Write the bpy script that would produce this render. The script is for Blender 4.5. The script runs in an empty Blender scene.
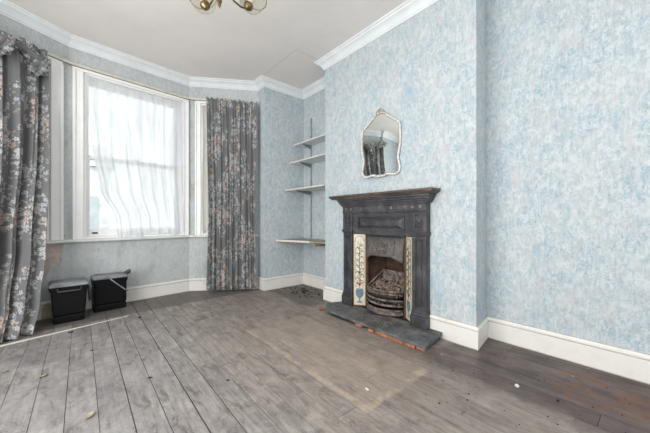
import bpy, bmesh, math, random
from mathutils import Vector, Matrix
R = random.Random(7)
PI = math.pi
sc = bpy.context.scene
COL = sc.collection

def srgb(h):
    h = h.lstrip('#')
    out = []
    for i in (0, 2, 4):
        c = int(h[i:i+2], 16) / 255
        out.append(c/12.92 if c <= .04045 else ((c+.055)/1.055)**2.4)
    return (*out, 1)

# ------------------------------------------------------------ camera, light, exposure
cam_d = bpy.data.cameras.new('camera'); cam = bpy.data.objects.new('camera', cam_d); COL.objects.link(cam)
cam.location = (0, 0, .95); cam.rotation_euler = (PI/2, 0, math.radians(-40.2))
cam_d.sensor_width = 36; cam_d.lens = 16.0; cam_d.shift_y = 3/650; cam_d.clip_start = .02
sc.camera = cam
world = bpy.data.worlds.new('world'); sc.world = world; world.use_nodes = True
wb = world.node_tree.nodes['Background']; wb.inputs[0].default_value = (.97, .985, 1, 1); wb.inputs[1].default_value = 1.65
def area(name, loc, rot, sx, sy, power, color=(1, 1, 1)):
    l = bpy.data.lights.new(name, 'AREA'); l.shape = 'RECTANGLE'; l.size = sx; l.size_y = sy; l.energy = power; l.color = color
    o = bpy.data.objects.new(name, l); COL.objects.link(o); o.location = loc; o.rotation_euler = rot
    return o
# fill lamps added inside the closed walls, left of and behind the camera
area('fill_left', (-1.55, 1.1, 1.35), (0, math.radians(-97), 0), 2.1, 2.8, 86, (1, .985, .96))
area('fill_rear', (.6, -1.15, 1.45), (math.radians(90), 0, 0), 2.6, 2.1, 19, (1, .97, .94))
sc.view_settings.view_transform = 'Standard'; sc.view_settings.look = 'None'
sc.view_settings.gamma = 1; sc.view_settings.use_curve_mapping = False
sc.view_settings.exposure = 0.55

# ------------------------------------------------------------ material helpers
class NT:
    def __init__(s, name):
        s.m = bpy.data.materials.new(name); s.m.use_nodes = True
        s.t = s.m.node_tree; s.b = s.t.nodes['Principled BSDF']; s.out = s.t.nodes['Material Output']
    def n(s, kind, **kw):
        nd = s.t.nodes.new(kind)
        for k, v in kw.items(): setattr(nd, k, v)
        return nd
    def L(s, a, b): s.t.links.new(a, b)
    def put(s, sock, v):
        if hasattr(v, 'is_output'): s.L(v, sock)
        else: sock.default_value = v
    def obj(s): return s.n('ShaderNodeTexCoord').outputs['Object']
    def uv(s): return s.n('ShaderNodeTexCoord').outputs['UV']
    def mapping(s, vec, scale=(1, 1, 1), loc=(0, 0, 0), rot=(0, 0, 0)):
        m = s.n('ShaderNodeMapping'); s.L(vec, m.inputs[0]); m.inputs['Scale'].default_value = scale
        m.inputs['Location'].default_value = loc; m.inputs['Rotation'].default_value = rot
        return m.outputs[0]
    def noise(s, vec, scale, detail=3, rough=.5, dist=0, col=False):
        x = s.n('ShaderNodeTexNoise'); s.L(vec, x.inputs['Vector']); x.inputs['Scale'].default_value = scale
        x.inputs['Detail'].default_value = detail; x.inputs['Roughness'].default_value = rough; x.inputs['Distortion'].default_value = dist
        return x.outputs[1 if col else 0]
    def math(s, op, a, b=0.0, c=0.0, clamp=False):
        x = s.n('ShaderNodeMath', operation=op, use_clamp=clamp)
        s.put(x.inputs[0], a); s.put(x.inputs[1], b); s.put(x.inputs[2], c)
        return x.outputs[0]
    def ramp(s, fac, lo, hi, a=0.0, b=1.0):
        x = s.n('ShaderNodeMapRange'); x.interpolation_type = 'SMOOTHSTEP'; x.clamp = True
        s.put(x.inputs[0], fac); s.put(x.inputs[1], lo); s.put(x.inputs[2], hi); s.put(x.inputs[3], a); s.put(x.inputs[4], b)
        return x.outputs[0]
    def mix(s, fac, a, b, mode='MIX'):
        x = s.n('ShaderNodeMix', data_type='RGBA', blend_type=mode); s.put(x.inputs[0], fac)
        s.put(x.inputs[6], a); s.put(x.inputs[7], b); return x.outputs[2]
    def xyz(s, vec):
        x = s.n('ShaderNodeSeparateXYZ'); s.L(vec, x.inputs[0]); return x.outputs
    def bump(s, h, strength=.3, dist=.01):
        x = s.n('ShaderNodeBump'); s.L(h, x.inputs['Height']); x.inputs['Strength'].default_value = strength
        x.inputs['Distance'].default_value = dist; s.L(x.outputs[0], s.b.inputs['Normal'])
    def set(s, color=None, rough=None, metal=None, spec=None):
        if color is not None: s.put(s.b.inputs['Base Color'], color)
        if rough is not None: s.put(s.b.inputs['Roughness'], rough)
        if metal is not None: s.put(s.b.inputs['Metallic'], metal)
        if spec is not None: s.put(s.b.inputs['Specular IOR Level'], spec)
        return s.m
M = {}
def simple(name, hexa, rough=.6, metal=0, var=.08, scale=12, spec=.5, bump=0):
    t = NT(name); v = t.obj(); c = srgb(hexa)
    d = tuple(x*(1-var*2) for x in c[:3]) + (1,); l = tuple(min(1, x*(1+var)) for x in c[:3]) + (1,)
    f = t.noise(v, scale, 5, .65)
    t.set(t.mix(t.ramp(f, .3, .7), d, l), rough, metal, spec)
    if bump: t.bump(t.noise(v, scale*4, 4, .6), bump, .004)
    M[name] = t.m; return t.m

def wallpaper(name, base, light, vein, pink, vamt=.75, grime=0.0, plaster=False):
    t = NT(name); o = t.obj()
    w = t.mapping(o, (1.3, 1.3, .95))
    c = t.mix(t.ramp(t.noise(w, 22, 4, .6, .8), .36, .64), srgb(base), srgb(light))
    c = t.mix(t.math('MULTIPLY', t.ramp(t.noise(w, 8, 3, .6, .5), .48, .66), .6), c, srgb(pink))
    c = t.mix(t.math('MULTIPLY', t.ramp(t.noise(w, 6, 4, .6, .8), .50, .70), .35), c, srgb(vein))
    for sc_, wd, amt in ((14, .028, vamt), (24, .030, vamt*.75)):
        n = t.noise(t.mapping(o, (1, 1, .75), (sc_, 2, 5)), sc_, 2.5, .55, 1.4)
        q = t.math('ABSOLUTE', t.math('SUBTRACT', n, .5))
        k = t.math('MULTIPLY', t.ramp(q, 0.0, wd, 1, 0), t.ramp(t.noise(o, 4.5, 2, .5), .42, .58, .2, 1))
        c = t.mix(t.math('MULTIPLY', k, amt), c, srgb(vein))
    n = t.noise(t.mapping(o, (1, 1, .75), (3, 9, 1)), 15, 2.5, .55, 1.2)
    k = t.ramp(t.math('ABSOLUTE', t.math('SUBTRACT', n, .5)), 0.0, .025, 1, 0)
    c = t.mix(t.math('MULTIPLY', k, .75), c, srgb(light))
    s = t.noise(t.mapping(o, (1, 1, .10)), 90, 2, .5)
    c = t.mix(t.math('MULTIPLY', t.ramp(s, .42, .62), .28), c, srgb(light))
    s2 = t.noise(t.mapping(o, (1, 1, .14), (9, 3, 1)), 60, 3, .6)
    c = t.mix(t.math('MULTIPLY', t.ramp(s2, .54, .68), .35), c, srgb(vein))
    if grime:
        g = t.ramp(t.noise(t.mapping(o, (1, 1, .5)), 4, 6, .7), .5, .75)
        c = t.mix(t.math('MULTIPLY', g, grime), c, srgb('#8d8f88'))
        sp = t.ramp(t.noise(o, 30, 2, .5), .73, .78)
        c = t.mix(t.math('MULTIPLY', sp, grime), c, srgb('#5c5a55'))
    if plaster:
        p = t.xyz(o); wob = t.noise(o, 7, 4, .6)
        xx = t.math('ADD', p[0], t.math('MULTIPLY', t.math('SUBTRACT', wob, .5), .10))
        zz = t.math('ADD', p[2], t.math('MULTIPLY', t.math('SUBTRACT', wob, .5), .12))
        lim = t.math('ADD', -.125, t.math('MULTIPLY', t.math('SUBTRACT', zz, .7), .10))
        a = t.math('LESS_THAN', xx, lim)
        # a surviving tongue of paper inside the bare patch
        tz = t.math('LESS_THAN', zz, .53)
        tw = t.math('MULTIPLY', t.math('SUBTRACT', .53, zz), .45)
        tongue = t.math('MULTIPLY', tz, t.math('LESS_THAN', t.math('ABSOLUTE', t.math('ADD', xx, .195)), t.math('ADD', tw, .012)))
        m = t.math('MULTIPLY', a, t.math('SUBTRACT', 1.0, tongue))
        m = t.math('MULTIPLY', m, t.math('LESS_THAN', p[2], .8))
        pc = t.mix(t.ramp(t.noise(o, 14, 5, .6), .35, .65), srgb('#b3a199'), srgb('#c9bcb3'))
        c = t.mix(m, c, pc)
    t.set(c, .85, 0, .25)
    t.bump(t.noise(w, 45, 3, .6), .12, .004)
    M[name] = t.m
wallpaper('wallpaper', '#aeb9bd', '#cbd1d4', '#8aaabb', '#bdbabd', .95)
wallpaper('wallpaper_bay', '#b9c0c1', '#c9cdce', '#a2b2b7', '#c1bfbd', .5, .6, True)
simple('ceiling_paint', '#dcd6d2', .9, var=.02, scale=3)
simple('cornice_paint', '#e4e9ec', .7, var=.03, scale=5)
def grimy_paint(name, base, dirt, amt=.5, scale=6):
    t = NT(name); o = t.obj()
    g = t.ramp(t.noise(t.mapping(o, (1, 1, 1.6)), scale, 6, .7), .48, .75)
    c = t.mix(t.math('MULTIPLY', g, amt), srgb(base), srgb(dirt))
    sp = t.ramp(t.noise(o, 38, 3, .6), .68, .76)
    c = t.mix(t.math('MULTIPLY', sp, amt*.8), c, srgb('#7a7468'))
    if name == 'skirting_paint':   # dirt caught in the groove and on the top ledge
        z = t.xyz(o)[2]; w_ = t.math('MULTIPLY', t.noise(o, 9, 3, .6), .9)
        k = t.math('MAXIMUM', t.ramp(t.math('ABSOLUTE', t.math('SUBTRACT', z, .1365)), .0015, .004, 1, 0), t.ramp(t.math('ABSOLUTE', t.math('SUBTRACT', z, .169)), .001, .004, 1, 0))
        k = t.math('MAXIMUM', k, t.ramp(z, .004, .009, 1, 0))  # shadow gap painted in as a dark line at the floor, mixed with dirt
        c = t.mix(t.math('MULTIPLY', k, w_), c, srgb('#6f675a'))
    t.set(c, .45, 0, .4); M[name] = t.m
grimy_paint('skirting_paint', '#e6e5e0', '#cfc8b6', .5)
grimy_paint('window_paint', '#f6f7f7', '#d5d5d0', .3)
grimy_paint('sill_paint', '#e2e4e2', '#a8a296', .5, 9)

def ceiling_mat():
    t = NT('ceiling'); o = t.obj(); p = t.xyz(o)
    def seg(axis, c, lo, hi, other):
        a = t.math('LESS_THAN', t.math('ABSOLUTE', t.math('SUBTRACT', p[axis], c)), .005)
        b = t.math('MULTIPLY', t.math('GREATER_THAN', p[other], lo), t.math('LESS_THAN', p[other], hi))
        return t.math('MULTIPLY', a, b)
    m = t.math('MAXIMUM', seg(1, 2.62, 1.80, 2.3, 0), seg(0, 1.80, 2.62, 3.5, 1))
    c = t.mix(t.ramp(t.noise(o, 1.5, 4, .6), .35, .7), srgb('#eae6e3'), srgb('#e3dfdc'))
    c = t.mix(t.math('MULTIPLY', m, .4), c, srgb('#a6a19c'))
    t.set(c, .9, 0, .2); M['ceiling'] = t.m
ceiling_mat()

def floor_mat():
    t = NT('floorboards'); o = t.obj(); p = t.xyz(o)
    at = t.n('ShaderNodeAttribute', attribute_name='board'); rnd = at.outputs['Fac']
    v = t.n('ShaderNodeCombineXYZ'); t.L(t.math('ADD', p[0], t.math('MULTIPLY', rnd, 31)), v.inputs[0]); t.L(p[1], v.inputs[1]); t.L(p[2], v.inputs[2])
    ov = v.outputs[0]
    grain = t.noise(t.mapping(ov, (1, .055, 1)), 55, 5, .65, .3)
    blot = t.noise(ov, 2.6, 6, .68, .4)
    c = t.mix(t.ramp(grain, .32, .68), srgb('#7f7873'), srgb('#a09a95'))
    c = t.mix(t.ramp(rnd, 0, 1, 0, .30), c, srgb('#a0958a'))
    cool = t.ramp(t.math('ADD', p[0], t.math('MULTIPLY', t.noise(o, 1.7, 5, .6), .8)), .3, 1.3, .5, 0)
    c = t.mix(cool, c, srgb('#8f9095'))
    m3 = t.noise(t.mapping(ov, (1, .4, 1)), 10, 10, .85, .6)
    c = t.mix(t.math('MULTIPLY', t.ramp(m3, .49, .62), .75), c, srgb('#554d49'))
    c = t.mix(t.math('MULTIPLY', t.ramp(m3, .48, .38), .5), c, srgb('#b5ada6'))
    scr = t.noise(t.mapping(o, (1, .12, 1), (2, 2, 0), (0, 0, .5)), 34, 4, .7, .5)
    c = t.mix(t.math('MULTIPLY', t.ramp(scr, .62, .70), .35), c, srgb('#bdb7b1'))
    c = t.mix(t.math('MULTIPLY', t.ramp(blot, .47, .66), .48), c, srgb('#6c6a6c'))
    c = t.mix(t.math('MULTIPLY', t.ramp(t.noise(o, 5.2, 7, .75), .53, .68), .5), c, srgb('#b4b0ac'))
    c = t.mix(t.math('MULTIPLY', t.ramp(t.noise(o, 12, 5, .7), .60, .72), .5), c, srgb('#56514e'))
    wob = t.math('MULTIPLY', t.math('SUBTRACT', t.noise(o, 3.4, 6, .7), .5), 1.0)
    def box(x0, x1, y0, y1, soft, wb_):
        x = t.math('ADD', p[0], t.math('MULTIPLY', wob, wb_)); y = t.math('ADD', p[1], t.math('MULTIPLY', wob, wb_))
        a = t.math('MULTIPLY', t.ramp(x, x0-soft, x0+soft), t.ramp(x, x1-soft, x1+soft, 1, 0))
        b = t.math('MULTIPLY', t.ramp(y, y0-soft, y0+soft), t.ramp(y, y1-soft, y1+soft, 1, 0))
        return t.math('MULTIPLY', a, b)
    # browner right-hand half of the room
    c = t.mix(t.math('MULTIPLY', t.ramp(t.math('ADD', p[0], wob), .6, 1.7), .38), c, srgb('#87786b'))
    # clean area where a rug lay
    rug = box(1.08, 1.68, .955, 2.33, .010, .07)
    c = t.mix(t.math('MULTIPLY', rug, t.ramp(t.noise(o, 4, 6, .7), .32, .68, .05, .5)), c, srgb('#b5a292'))
    rim = t.math('SUBTRACT', box(1.08, 1.68, .955, 2.33, .010, .07), box(1.115, 1.80, .995, 2.35, .012, .16), clamp=True)
    c = t.mix(t.math('MULTIPLY', rim, t.ramp(t.noise(o, 9, 4, .7), .40, .6, .05, .6)), c, srgb('#c0ab96'))
    # dark varnish left at the right wall
    dk = box(1.78, 3.2, -2, 1.08, .06, .30)
    dc = t.mix(t.ramp(t.noise(t.mapping(o, (1, .3, 1)), 9, 6, .7), .35, .68), srgb('#40363a'), srgb('#6c5d58'))
    dc = t.mix(t.math('MULTIPLY', box(1.98, 2.4, -1, .42, .08, .25), t.ramp(t.noise(o, 11, 4, .7), .45, .6)), dc, srgb('#6d4734'))
    c = t.mix(t.math('MULTIPLY', dk, .93), c, dc)
    # darker boards inside the bay and in the alcove
    bay = t.ramp(t.math('ADD', t.math('SUBTRACT', p[1], t.math('MULTIPLY', p[0], .06)), t.math('MULTIPLY', wob, .05)), 3.44, 3.47)
    c = t.mix(t.math('MULTIPLY', bay, .8), c, t.mix(t.ramp(blot, .3, .7), srgb('#544d4a'), srgb('#716965')))
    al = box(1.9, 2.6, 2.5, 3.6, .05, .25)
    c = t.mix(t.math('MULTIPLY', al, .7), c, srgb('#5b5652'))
    # specks
    vo = t.n('ShaderNodeTexVoronoi', feature='F1'); t.L(t.mapping(o, (1, .7, 1)), vo.inputs['Vector']); vo.inputs['Scale'].default_value = 7
    s = t.math('MULTIPLY', t.ramp(t.math('ADD', vo.outputs['Distance'], t.math('MULTIPLY', t.noise(o, 60, 2, .5), .06)), .05, .085, 1, 0), t.math('GREATER_THAN', t.xyz(vo.outputs['Color'])[0], .6))
    c = t.mix(t.math('MULTIPLY', s, .75), c, srgb('#3a3532'))
    ws = t.math('MULTIPLY', t.ramp(t.noise(o, 26, 3, .6), .70, .74), .6)
    c = t.mix(ws, c, srgb('#c9c4be'))
    rough = t.math('SUBTRACT', t.ramp(blot, .3, .7, .42, .68), t.math('MULTIPLY', dk, .12))
    t.set(c, rough, 0, .42); t.bump(grain, .10, .003); M['floorboards'] = t.m
floor_mat()

def curtain_mat():
    t = NT('floral_fabric'); uv = t.uv()
    bp = t.mapping(uv, (1, 1, 0))
    wv = t.noise(t.mapping(uv, (1, 1, 1)), 420, 1, .5)
    c = t.mix(t.ramp(wv, .35, .65), srgb('#656668'), srgb('#7d7e80'))
    def flowers(c, scale, rad, pet, keep, shades, seed, gate=None, amt=1.0):
        v = t.mapping(bp, (1, 1, 1), (seed, seed*1.7, 0))
        vo = t.n('ShaderNodeTexVoronoi', feature='F1', voronoi_dimensions='2D'); t.L(v, vo.inputs['Vector'])
        vo.inputs['Scale'].default_value = scale; vo.inputs['Randomness'].default_value = .9
        d = t.n('ShaderNodeVectorMath', operation='SUBTRACT'); t.L(v, d.inputs[0]); t.L(vo.outputs['Position'], d.inputs[1])
        q = t.xyz(d.outputs[0]); rc = t.xyz(vo.outputs['Color'])
        ang = t.math('ADD', t.math('ARCTAN2', q[1], q[0]), t.math('MULTIPLY', rc[1], 6.28))
        r = t.math('MULTIPLY', vo.outputs['Distance'], 1.0)
        lim = t.math('MULTIPLY', t.math('ADD', .80, t.math('MULTIPLY', t.math('COSINE', t.math('MULTIPLY', ang, pet)), .20)), rad)
        m = t.math('LESS_THAN', r, lim)
        m = t.math('MULTIPLY', m, t.math('GREATER_THAN', rc[0], 1-keep))
        core = t.math('LESS_THAN', r, rad*.24)
        ring = t.math('MULTIPLY', t.ramp(t.math('ABSOLUTE', t.math('SUBTRACT', r, rad*.52)), 0, rad*.14, 1, 0), .5)
        if gate is not None: m = t.math('MULTIPLY', m, gate)
        fc = t.mix(rc[2], srgb(shades[0]), srgb(shades[1]))
        fc = t.mix(ring, fc, srgb(shades[2])); fc = t.mix(core, fc, srgb(shades[2]))
        return t.mix(t.math('MULTIPLY', m, amt), c, fc)
    g1 = t.ramp(t.noise(t.mapping(bp, (1, .8, 1), (3, 1, 0)), 4.2, 1, .4), .56, .58)
    g2 = t.ramp(t.noise(t.mapping(bp, (1, .6, 1), (8, 5, 0)), 4.0, 1.5, .5), .45, .49)
    c = flowers(c, 30, .36, 2, .55, ('#9a9d9f', '#b0b2b3', '#808385'), 4.3, g2)
    c = flowers(c, 21, .42, 5, .50, ('#c9ccce', '#b3b6b9', '#808284'), 1.1, g2)
    c = flowers(c, 15, .46, 6, .70, ('#c2b1a9', '#ae9e97', '#877570'), 2.7, g1)
    c = flowers(c, 10, .36, 7, .22, ('#c2c3c4', '#aeb0b1', '#77797a'), 7.9, g2)
    c = flowers(c, 26, .30, 4, .40, ('#d8c6bc', '#c5afa4', '#9a8279'), 5.2, g1)
    t.set(c, .85, 0, .2); t.bump(wv, .08, .002)
    t.b.inputs['Sheen Weight'].default_value = .15
    M['floral_fabric'] = t.m
curtain_mat()

def net_mat(name, col, trans):
    t = NT(name); uv = t.uv()
    d = t.n('ShaderNodeBsdfDiffuse'); d.inputs[0].default_value = srgb(col)
    tl = t.n('ShaderNodeBsdfTranslucent'); tl.inputs[0].default_value = srgb(col)
    tr = t.n('ShaderNodeBsdfTransparent')
    a = t.n('ShaderNodeMixShader'); a.inputs[0].default_value = .62; t.L(d.outputs[0], a.inputs[1]); t.L(tl.outputs[0], a.inputs[2])
    w = t.ramp(t.noise(t.mapping(uv, (1, .12, 1)), 14, 2, .5), .35, .65, trans+.06, trans-.06)
    b = t.n('ShaderNodeMixShader'); t.L(w, b.inputs[0]); t.L(a.outputs[0], b.inputs[1]); t.L(tr.outputs[0], b.inputs[2])
    t.L(b.outputs[0], t.out.inputs[0]); M[name] = t.m
net_mat('net_fabric', '#fafbfd', .15)
net_mat('net_fabric_cream', '#f3efe8', .2)

def glass_mat(name, tint='#ffffff', gl=.08, rough=.02):
    t = NT(name)
    tr = t.n('ShaderNodeBsdfTransparent'); tr.inputs[0].default_value = srgb(tint)
    g = t.n('ShaderNodeBsdfGlossy'); g.inputs['Roughness'].default_value = rough
    f = t.n('ShaderNodeFresnel'); f.inputs[0].default_value = 1.25 if name == 'shade_glass' else 1.45
    mx = t.n('ShaderNodeMixShader'); t.L(t.math('ADD', f.outputs[0], gl, clamp=True), mx.inputs[0]); t.L(tr.outputs[0], mx.inputs[1]); t.L(g.outputs[0], mx.inputs[2])
    t.L(mx.outputs[0], t.out.inputs[0]); M[name] = t.m
glass_mat('window_glass', '#f6fafa', .0)
glass_mat('shade_glass', '#f3f0e6', .0, .03)
def mirror_mat():
    t = NT('mirror_glass'); t.set((.86, .9, .88, 1), .012, 1.0); M['mirror_glass'] = t.m
mirror_mat()

def iron_mat():
    t = NT('cast_iron'); o = t.obj()
    c = t.mix(t.ramp(t.noise(o, 9, 6, .7), .4, .7), srgb('#3c3c40'), srgb('#58585d'))
    c = t.mix(t.math('MULTIPLY', t.ramp(t.noise(o, 5, 6, .75), .56, .75), .45), c, srgb('#6a5c52'))
    t.set(c, t.ramp(t.noise(o, 14, 4), .3, .7, .34, .55), .25, .5); t.bump(t.noise(o, 60, 4, .6), .18, .003); M['cast_iron'] = t.m
    t = NT('worn_iron'); o = t.obj()
    c = t.mix(t.ramp(t.noise(t.mapping(o, (3, .4, 3)), 10, 6, .7), .4, .65), srgb('#45403c'), srgb('#7b6a5c'))
    t.set(c, .45, .2, .5); t.bump(t.noise(o, 60, 4, .6), .15, .003); M['worn_iron'] = t.m
    t = NT('dusty_iron'); o = t.obj()
    c = t.mix(t.ramp(t.noise(o, 22, 6, .7), .38, .66), srgb('#4a4340'), srgb('#948981'))
    t.set(c, .7, .1, .3); t.bump(t.noise(o, 80, 4, .6), .2, .003); M['dusty_iron'] = t.m
iron_mat()
simple('fire_brick', '#4a362b', .9, var=.3, scale=14, bump=.4)
simple('hood_iron', '#5d5a58', .6, .1, var=.15, scale=18)
simple('rust_iron', '#5a4132', .75, .1, var=.25, scale=18)
simple('cinder', '#8d7b70', .95, var=.35, scale=40, bump=.4)
simple('ash', '#706a64', .95, var=.3, scale=45, bump=.3)
def slab_mat():
    t = NT('slate_slab'); o = t.obj()
    c = t.mix(t.ramp(t.noise(o, 8, 7, .75), .36, .66), srgb('#44474a'), srgb('#6d7072'))
    c = t.mix(t.math('MULTIPLY', t.ramp(t.noise(t.mapping(o, (1, 1, 1), (4, 4, 4)), 6, 7, .75), .5, .66), .55), c, srgb('#938b84'))
    t.set(c, .7, 0, .35); t.bump(t.noise(o, 30, 6, .7), .4, .006); M['slate_slab'] = t.m
slab_mat()
simple('orange_brick', '#b0755a', .95, var=.25, scale=20, bump=.4)
simple('tile_cream', '#d9d2c0', .25, var=.06, scale=30)
simple('tile_border', '#a8925e', .4, var=.15, scale=40)
simple('paint_blue', '#6b8496', .3, var=.15, scale=40)
simple('paint_dark', '#42484c', .4, var=.1, scale=40)
simple('paint_red', '#a5504a', .35, var=.12, scale=40)
simple('paint_green', '#64745f', .35, var=.12, scale=40)
simple('black_plastic', '#0b0c0e', .55, var=.15, scale=20, bump=.1, spec=.2)
simple('grey_lid', '#85888c', .55, var=.3, scale=10)  # grey, paler than the bin bodies
simple('bin_handle', '#393c40', .5, var=.1)
simple('shelf_white', '#d5d8d9', .5, var=.05, scale=8)
simple('shelf_wood', '#a59c8c', .6, var=.18, scale=10)
simple('shelf_edge', '#dcd8ce', .5, var=.04)
simple('grey_metal', '#858c90', .4, .6, var=.08)
simple('mirror_frame', '#dcdbd7', .5, var=.15, scale=40, bump=.3)
simple('mirror_crest', '#b0a698', .5, var=.25, scale=60, bump=.3)
simple('mirror_back', '#77736c', .8)
simple('rail_cream', '#d9d5c8', .5, var=.08, scale=20)
simple('rail_brown', '#8f8473', .6, var=.2, scale=20)
simple('upright_metal', '#a3aaad', .5, .2, var=.08)
simple('brass', '#7d6b49', .3, .85, var=.15, scale=30)
simple('dark_brass', '#3b2d22', .35, .7, var=.15, scale=30)
simple('bulb_white', '#e8e4da', .3, var=.02)
simple('streak_pale', '#e5ded2', .6, var=.06, scale=25)
simple('dry_leaf', '#b0a390', .8, var=.2, scale=50)
simple('paper_white', '#e3e2df', .8, var=.05, scale=50)
simple('grit_dark', '#2d2926', .9, var=.2, scale=50)
simple('subfloor', '#1f1b19', .95)
simple('facade_pale', '#e6e6e4', .9, var=.12, scale=3)
simple('facade_dark', '#c3c7ca', .5, var=.1, scale=3)
simple('garden_ground', '#7d8078', .95, var=.15, scale=2)

# ------------------------------------------------------------ mesh helpers
class MB:
    def __init__(s): s.bm = bmesh.new(); s.uvl = None
    def box(s, x0, x1, y0, y1, z0, z1, mat=None):
        vs = [s.bm.verts.new(Vector(p)) for p in ((x0,y0,z0),(x1,y0,z0),(x1,y1,z0),(x0,y1,z0),(x0,y0,z1),(x1,y0,z1),(x1,y1,z1),(x0,y1,z1))]
        if mat is not None:
            for v in vs: v.co = mat @ v.co
        for f in ((0,3,2,1),(4,5,6,7),(0,1,5,4),(1,2,6,5),(2,3,7,6),(3,0,4,7)): s.bm.faces.new([vs[i] for i in f])
        return s
    def hexa(s, pts):   # 4 bottom + 4 top
        vs = [s.bm.verts.new(p) for p in pts]
        for f in ((0,3,2,1),(4,5,6,7),(0,1,5,4),(1,2,6,5),(2,3,7,6),(3,0,4,7)): s.bm.faces.new([vs[i] for i in f])
        return s
    def prism(s, poly, w, mat):  # poly 2D in local xy, extruded 0..w in local z
        a = [s.bm.verts.new(mat @ Vector((x, y, 0))) for x, y in poly]; b = [s.bm.verts.new(mat @ Vector((x, y, w))) for x, y in poly]
        s.bm.faces.new(a[::-1]); s.bm.faces.new(b); n = len(poly)
        for i in range(n): s.bm.faces.new((a[i], a[(i+1) % n], b[(i+1) % n], b[i]))
        return s
    def tube(s, pts, r, n=10, closed=False, smooth=True, squash=1.0):
        pts = [Vector(p) for p in pts]; rings = []; N = len(pts)
        rr = r if isinstance(r, (list, tuple)) else [r]*N
        up = None
        for i, p in enumerate(pts):
            a = pts[i-1] if (i > 0 or closed) else p; b = pts[(i+1) % N] if (i < N-1 or closed) else p
            t = (b-a).normalized()
            if up is None: up = Vector((0,0,1)) if abs(t.z) < .9 else Vector((1,0,0))
            x = t.cross(up)
            if x.length < 1e-5: x = t.orthogonal()
            x.normalize(); y = x.cross(t).normalized(); up = y
            rings.append([s.bm.verts.new(p + (x*math.cos(2*PI*k/n) + y*math.sin(2*PI*k/n)*squash)*rr[i]) for k in range(n)])
        m = N if closed else N-1
        for i in range(m):
            A, B = rings[i], rings[(i+1) % N]
            for k in range(n):
                f = s.bm.faces.new((A[k], A[(k+1) % n], B[(k+1) % n], B[k])); f.smooth = smooth
        if not closed: s.bm.faces.new(rings[0][::-1]); s.bm.faces.new(rings[-1])
        return s
    def lathe(s, prof, mat, n=24, cap=True):
        rings = [[s.bm.verts.new(mat @ Vector((r*math.cos(2*PI*k/n), r*math.sin(2*PI*k/n), z))) for k in range(n)] for r, z in prof]
        for A, B in zip(rings, rings[1:]):
            for k in range(n): f = s.bm.faces.new((A[k], A[(k+1) % n], B[(k+1) % n], B[k])); f.smooth = True
        if cap: s.bm.faces.new(rings[0][::-1]); s.bm.faces.new(rings[-1])
        return s
    def lump(s, c, r, seed, sub=2, sq=(1,1,1), amp=.3):
        rr = random.Random(seed); g = bmesh.ops.create_icosphere(s.bm, subdivisions=sub, radius=1)
        ph = [rr.uniform(0, 6) for _ in range(6)]
        for v in g['verts']:
            p = v.co.copy(); k = 1 + amp*(math.sin(p.x*2.6+ph[0])*math.cos(p.y*3.1+ph[1]) + .5*math.sin(p.z*4.4+ph[2]+p.x*3))
            v.co = Vector(c) + Vector((p.x*sq[0], p.y*sq[1], p.z*sq[2]))*r*k
        return s
    def build(s, name, mat, parent=None, bevel=0, smooth=False, origin=None):
        bmesh.ops.recalc_face_normals(s.bm, faces=s.bm.faces)
        me = bpy.data.meshes.new(name)
        if origin is not None:
            for v in s.bm.verts: v.co -= Vector(origin)
        s.bm.to_mesh(me); s.bm.free()
        o = bpy.data.objects.new(name, me); COL.objects.link(o)
        if isinstance(mat, str): me.materials.append(M[mat])
        else:
            for m_ in mat: me.materials.append(M[m_])
        if smooth:
            for p in me.polygons: p.use_smooth = True
        if origin is not None: o.location = origin
        if parent is not None:
            o.parent = parent
            if origin is None: o.location = -parent.location if parent.rotation_euler.z == 0 else (0, 0, 0)
        if bevel:
            b = o.modifiers.new('bevel', 'BEVEL'); b.width = bevel; b.segments = 2; b.limit_method = 'ANGLE'; b.angle_limit = math.radians(40)
        return o
def thing(name, label, cat, loc=(0,0,0), group=None, rotz=0):
    o = bpy.data.objects.new(name, None); COL.objects.link(o); o.empty_display_size = .1
    o.location = loc; o.rotation_euler = (0, 0, rotz); o['label'] = label; o['category'] = cat
    if group: o['group'] = group
    return o
def tag(o, label, cat, group=None):
    o['label'] = label; o['category'] = cat
    if group: o['group'] = group
    return o
def structure(o): o['kind'] = 'structure'; return o

def frame2(A, B):
    """local frame of a wall: x along A>B, y outward from the room, z up"""
    A = Vector((A[0], A[1], 0)); B = Vector((B[0], B[1], 0)); d = (B-A); L = d.length; d.normalize()
    n = Vector((-d.y, d.x, 0))   # left of travel; room is on the right when walking clockwise
    return Matrix(((d.x, n.x, 0, A.x), (d.y, n.y, 0, A.y), (0, 0, 1, 0), (0, 0, 0, 1))), L

H = 2.81
# clockwise inner outline seen from above: left wall, bay, alcove wall, right wall, rear
P = dict(rl=(-1.9, -1.3), bl=(-1.9, 3.465), b0=(-.87, 3.465), b1=(-.87, 3.50), c1=(-.10, 3.95), c2=(1.10, 4.10), b2=(1.87, 3.63), b3=(1.87, 3.465),
         al=(2.515, 3.465), rr=(2.515, -1.3))
def wall(name, a, b, openings=(), T=.2, mat='wallpaper', ea=0, eb=0, z0=-.05, z1=H+.05):
    F, L = frame2(P[a] if isinstance(a, str) else a, P[b] if isinstance(b, str) else b); m = MB(); x = -ea
    for (o0, o1, lo, hi) in openings:
        m.box(x, o0, 0, T, z0, z1, F); m.box(o0, o1, 0, T, z0, lo, F); m.box(o0, o1, 0, T, hi, z1, F); x = o1
    m.box(x, L+eb, 0, T, z0, z1, F)
    return structure(m.build(name, mat))
SILL, HEAD = .745, 2.50
wall('wall_left', 'rl', 'bl', ea=.2, eb=.2)
wall('wall_back_left', 'bl', 'b0', ea=.0, eb=0)
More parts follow.
